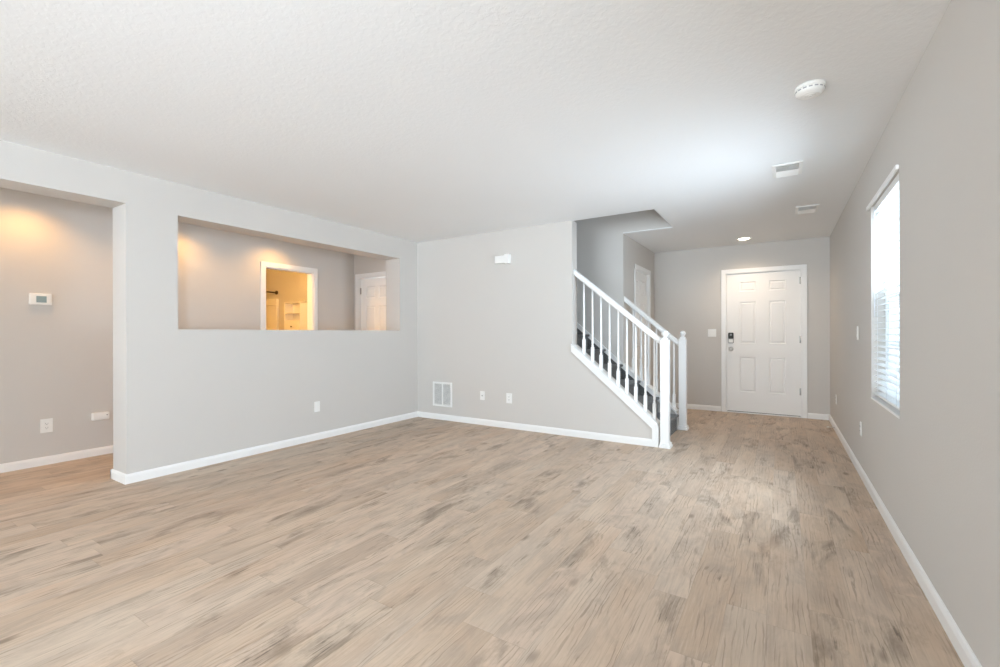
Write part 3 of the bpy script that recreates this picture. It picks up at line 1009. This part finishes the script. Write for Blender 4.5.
for side in (-1, 1):
    for i in range(n):
        zz = -Hh / 2 + b + (i + 0.5) * (Hh - 2 * b) / n
        q = MB()
        x0, x1 = (-W / 2 + b, -0.009) if side < 0 else (0.009, W / 2 - b)
        q.box(x0, x1, -0.006, 0.006, -0.0008, 0.0008)
        q.bm.transform(Matrix.Rotation(math.radians(40), 4, 'X'))
        q.build('louver', PLAST, t, loc=(0, -0.007, zz))

# door chime
t = thing('door_chime', 'small white door chime box high on the far wall', 'door chime', (-2.955, YF, 2.113), R_FAR)
m = MB(); m.box(-0.110, 0.035, -0.050, 0, -0.045, 0.048, 0.006); m.build('housing', PLAST, t)
m = MB(); m.box(0.034, 0.105, -0.062, 0, -0.056, 0.062, 0.008); m.build('end_cap', PLAST, t)
m = MB()
for i in range(4):
    m.box(-0.095 + i * 0.03, -0.083 + i * 0.03, -0.0515, -0.049, -0.026, 0.026)
m.build('speaker_slot', PLAST, t)

# spring door stop on the right baseboard
t = thing('door_stop', 'tiny white-tipped door stop on the right baseboard near the front door', 'door stop', (XR - 0.015, 6.75, 0.040), R_RIGHT)
m = MB()
m.lathe([(0.010, 0), (0.010, 0.004), (0.005, 0.006), (0.0045, 0.062), (0.0, 0.062)], 12, Matrix.Rotation(PI / 2, 4, 'X'))
m.build('spring', CHROME, t)
m = MB()
m.lathe([(0.008, 0.058), (0.009, 0.064), (0.009, 0.074), (0.005, 0.078), (0, 0.078)], 12, Matrix.Rotation(PI / 2, 4, 'X'))
m.build('tip', PLAST, t)

# ------------------------------------------------------------------ bathroom beyond
t = thing('storage_cabinet', 'tall white shelf cabinet with open shelves in the amber lit bathroom', 'cabinet', (-7.0, 4.667, 0))
to = (-7.0, 4.667, 0)
X0c, X1c, Y0c, Y1c = -7.23, -6.782, 4.585, 4.75
m = MB(to)
m.box(X0c, X0c + 0.02, Y0c, Y1c, 0, 1.725, 0.002)
m.box(X1c - 0.02, X1c, Y0c, Y1c, 0, 1.725, 0.002)
m.box(X0c + 0.02, X1c - 0.02, Y1c - 0.012, Y1c, 1.0, 1.725)
m.build('side_panel', LAMIN, t)
for zt in (1.727, 1.55, 1.425):
    m = MB(to)
    m.box(X0c + (0.0 if zt > 1.7 else 0.02), X1c - (0.0 if zt > 1.7 else 0.02), Y0c, Y1c - 0.012, zt - 0.018, zt, 0.002)
    m.build('shelf', LAMIN, t)
m = MB(to)
m.box(X0c + 0.022, X1c - 0.022, Y0c - 0.002, Y0c + 0.016, 1.02, 1.404, 0.003)
dr = m.build('door', LAMIN, t)
m = MB(to)
m.lathe([(0.006, 0), (0.006, 0.010), (0.013, 0.014), (0.013, 0.022), (0, 0.026)], 16, Matrix.Translation((-7.006, Y0c - 0.001, 1.31)) @ Matrix.Rotation(PI / 2, 4, 'X'))
m.build('knob', BRONZE, dr)
t = thing('shower_surround', 'white shower wall panel at the left of the bathroom doorway', 'shower', (-8.3, 4.74, 0))
m = MB((-8.3, 4.74, 0))
m.box(-9.075, -7.67, 4.715, 4.749, 0, 1.818, 0.008)
m.box(-7.68, -7.64, 4.700, 4.749, 0, 1.818, 0.008)
m.build('panel', FIBER, t)
m = MB((-8.3, 4.74, 0))
m.box(-9.07, -7.64, 4.690, 4.716, 1.70, 1.715, 0.004)
m.build('ledge', FIBER, t)
t = thing('shower_rod', 'dark bronze shower rod ending in a round wall flange', 'shower rod', (-7.70, 4.75, 1.93))
ro_ = (-7.70, 4.75, 1.93)
m = MB(ro_); m.tube((-7.70, 2.125, 1.93), (-7.70, 4.745, 1.93), 0.0125, 14); m.build('rod', BRONZE, t)
m = MB(ro_)
m.lathe([(0.034, 0), (0.034, 0.006), (0.022, 0.016), (0.017, 0.03), (0.0, 0.03)], 24, Matrix.Translation((-7.70, 4.749, 1.93)) @ Matrix.Rotation(PI / 2, 4, 'X'))
m.torus((-7.70, 4.735, 1.93), 0.030, 0.006, Matrix.Rotation(PI / 2, 4, 'X'))
m.build('flange', BRONZE, t)
